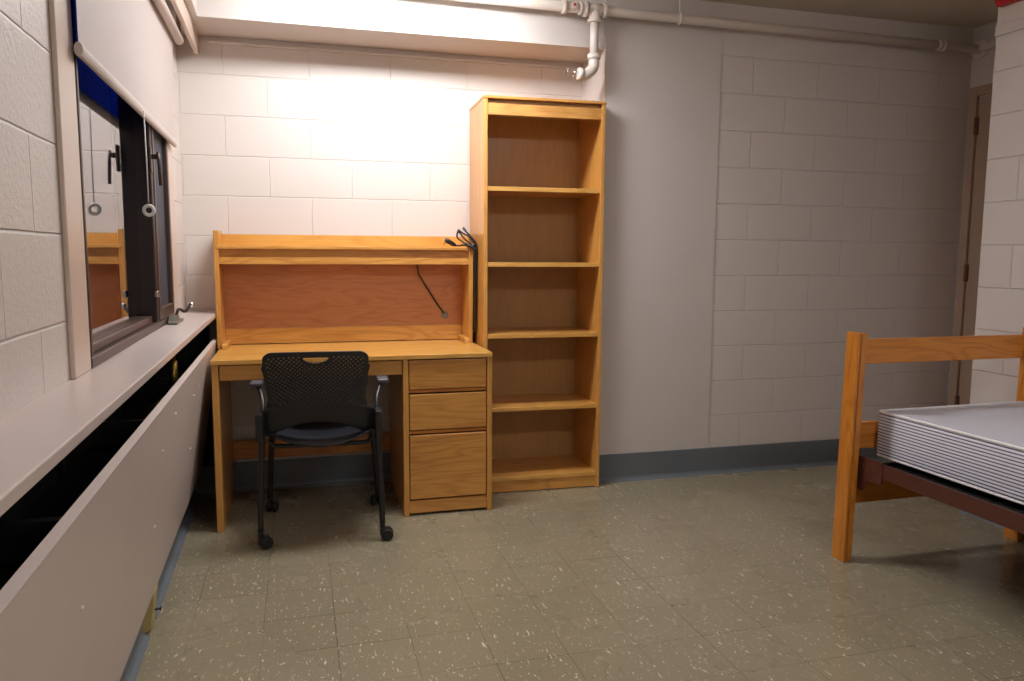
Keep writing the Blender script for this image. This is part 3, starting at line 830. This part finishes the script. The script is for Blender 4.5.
# ------------------------------------------------------------------ sprinkler pipe
yp = -.062; zp = 2.447
sp = thing('sprinkler_pipe', 'white painted sprinkler pipe along the top of the back wall with a drop', 'pipe', (-.5, yp, zp))
obj('main_pipe', cyl(bmesh.new(), (-2.55, yp, zp), (XR-.001, yp, zp-.03), .0235, 20), M['pipe'], sp)
def zat(x): return zp-.03*(x+2.55)/(XR+2.55)
for x, w, r in ((-.905, .02, .033), (-.82, .016, .031), (.07-.35, .012, .029), (1.34, .02, .030), (1.37, .012, .033)):
    obj('coupling', cyl(bmesh.new(), (x-w/2, yp, zat(x)), (x+w/2, yp, zat(x)), r, 20), M['pipe'], sp)
obj('wall_flange', (lambda b: (cyl(b, (XR-.012, yp, zat(XR)), (XR-.002, yp, zat(XR)), .052, 24), b)[-1])(bmesh.new()), M['pipe'], sp)
xt = -.744
b = bmesh.new(); cyl(b, (xt-.055, yp, zat(xt)), (xt+.055, yp, zat(xt)), .029, 20)
cyl(b, (xt-.060, yp, zat(xt)), (xt-.040, yp, zat(xt)), .036, 20); cyl(b, (xt+.040, yp, zat(xt)), (xt+.060, yp, zat(xt)), .036, 20)
cyl(b, (xt, yp, zat(xt)), (xt, yp, zat(xt)-.055), .029, 20); cyl(b, (xt, yp, zat(xt)-.045), (xt, yp, zat(xt)-.062), .035, 20)
obj('tee', b, M['pipe'], sp)
b = bmesh.new(); cyl(b, (-.862, yp-.015, zat(-.84)), (-.862, yp-.036, zat(-.84)+.004), .017, 14)
vv = obj('plug_fitting', b, M['pipe'], sp)
b = bmesh.new(); cyl(b, (-.862, yp-.036, zat(-.84)+.004), (-.862, yp-.040, zat(-.84)+.0045), .007, 12); o = obj('sprinkler_tag', b, M['red'], vv); o['label'] = 'small red dot'
zd = 2.20
obj('drop_pipe', cyl(bmesh.new(), (xt, yp, zat(xt)-.05), (xt, yp, zd), .0215, 18), M['pipe'], sp)
b = bmesh.new(); cyl(b, (xt, yp, zd+.02), (xt, yp, zd-.004), .033, 18)
tube(b, arc_pts([(xt, yp, zd), (xt, yp, zd-.045), (xt-.045, yp-.01, zd-.085), (xt-.085, yp-.01, zd-.080)], .03, 5), .027, 16)
cyl(b, (xt-.062, yp-.01, zd-.083), (xt-.088, yp-.01, zd-.079), .030, 14)
obj('elbow', b, M['pipe'], sp)
b = bmesh.new(); hx = xt-.088; hz = zd-.079
cyl(b, (hx, yp-.01, hz), (hx-.022, yp-.01, hz+.002), .012, 12)
tube(b, [(hx-.02, yp-.01, hz+.014), (hx-.04, yp-.01, hz+.018), (hx-.055, yp-.01, hz+.004)], .003, 6)
tube(b, [(hx-.02, yp-.01, hz-.012), (hx-.04, yp-.01, hz-.014), (hx-.055, yp-.01, hz+.002)], .003, 6)
cyl(b, (hx-.055, yp-.01, hz+.003), (hx-.058, yp-.01, hz+.003), .014, 12)
bx(b, hx-.062, hx-.03, yp-.024, yp+.004, hz+.018, hz+.021)
obj('sprinkler_head', b, M['chrome'], sp)
for x in (-.28,):
    b = bmesh.new(); torus(b, (x, yp, zat(x)), .028, .004, 'x', 20, 8); cyl(b, (x, yp, zat(x)+.025), (x, yp, H), .005, 8)
    obj('hanger', b, M['pipe'], sp)
b = bmesh.new(); torus(b, (-2.2, yp, zat(-2.2)), .028, .004, 'x', 20, 8); cyl(b, (-2.2, yp, zat(-2.2)+.025), (-2.2, yp, H), .005, 8); obj('hanger', b, M['pipe'], sp)

# ------------------------------------------------------------------ door in the entry nook
dr = struct('door_1', B(XR-.006, XR, -.835, -.078, .01, 2.145), M['door'])
b = bmesh.new()
bx(b, XR-.022, XR, -.074, -.022, 0, 2.205, bev=.002); bx(b, XR-.022, XR, -.865, -.074, 2.152, 2.205, bev=.002)
bx(b, XR-.022, XR, -.868, -.84, 0, 2.152, bev=.002)
struct('door_frame', b, M['door'], dr)
for z in (1.98, 1.13, .34):
    b = bmesh.new(); cyl(b, (XR-.026, -.078, z-.05), (XR-.026, -.078, z+.05), .006, 10); bx(b, XR-.024, XR-.006, -.088, -.078, z-.05, z+.05)
    struct('hinge', b, M['hinge'], dr)

# ------------------------------------------------------------------ fire alarm on the near right wall
fa = thing('fire_alarm', 'red fire alarm box high on the near right wall', 'fire alarm', (XN, -.95, 2.40))
b = prism(bmesh.new(), [(XN+.0, 2.338), (XN-.030, 2.338), (XN-.045, 2.355), (XN-.045, 2.46), (XN+.001, 2.47)], 'y', -1.14, -.905, bev=.003)
obj('housing', b, M['red'], fa)
b = bmesh.new(); bx(b, XN-.048, XN-.044, -.985, -.977, 2.366, 2.386); obj('lettering_mark', b, M['white'], fa)
b = bmesh.new(); bx(b, XN-.062, XN-.044, -1.09, -1.03, 2.40, 2.45, bev=.006, seg=2); obj('strobe_lens', b, M['white'], fa)

# ------------------------------------------------------------------ ceiling lamp
def ceiling_lamp(LX, LY, lab, lm):
    cl = thing('ceiling_light', lab, 'ceiling light', (LX, LY, H), group='ceiling lights')
    b = bmesh.new(); bx(b, LX-.48, LX+.48, LY-.13, LY+.13, H-.03, H, bev=.003)
    bx(b, LX-.48, LX-.465, LY-.13, LY+.13, H-.11, H-.03, bev=.003); bx(b, LX+.465, LX+.48, LY-.13, LY+.13, H-.11, H-.03, bev=.003)
    obj('housing', b, M['white'], cl)
    b = bmesh.new()
    prism(b, [(LY-.122, H-.031), (LY-.120, H-.085), (LY-.10, H-.105), (LY+.10, H-.105), (LY+.120, H-.085), (LY+.122, H-.031)], 'x', LX-.46, LX+.46)
    obj('diffuser', b, lm, cl)
for LX, LY, lab, lm in ((-1.74, -.53, 'long white fluorescent ceiling fixture in front of the alcove', M['lamp']), (-.75, -3.7, 'added unseen fill light, a white ceiling fixture in the middle of the room', M['lamp_fill'])):  # second fixture is assumed and out of view, added to even out the light
    ceiling_lamp(LX, LY, lab, lm)

# ------------------------------------------------------------------ world, camera, colour
w = bpy.data.worlds.new('night'); sc.world = w; w.use_nodes = True
w.node_tree.nodes['Background'].inputs[0].default_value = (.010, .014, .028, 1); w.node_tree.nodes['Background'].inputs[1].default_value = .6

f, yaw, pitch, roll = 773.009, .2684, .1115, .0054
cy_, sy_ = math.cos(yaw), math.sin(yaw)
fw = Vector((sy_*math.cos(pitch), cy_*math.cos(pitch), -math.sin(pitch)))
r = Vector((cy_, -sy_, 0)); u = r.cross(fw)
r2 = r*math.cos(roll)+u*math.sin(roll); u2 = -r*math.sin(roll)+u*math.cos(roll)
cam = bpy.data.cameras.new('camera'); co = bpy.data.objects.new('camera', cam); col.objects.link(co)
co.matrix_world = Matrix(((r2.x, u2.x, -fw.x, -2.1918), (r2.y, u2.y, -fw.y, -3.8098), (r2.z, u2.z, -fw.z, 1.2276), (0, 0, 0, 1)))
cam.sensor_fit = 'HORIZONTAL'; cam.sensor_width = 36; cam.lens = f*36/1024; cam.clip_start = .02
sc.camera = co
sc.view_settings.view_transform = 'Standard'; sc.view_settings.look = 'None'
sc.view_settings.exposure = 0; sc.view_settings.gamma = 1; sc.view_settings.use_curve_mapping = False
sc.cycles.use_denoising = True
try: sc.cycles.denoiser = 'OPENIMAGEDENOISE'
except Exception: pass
sc.cycles.max_bounces = 10; sc.cycles.diffuse_bounces = 6; sc.cycles.glossy_bounces = 5; sc.cycles.transmission_bounces = 8
sc.cycles.sample_clamp_indirect = 6
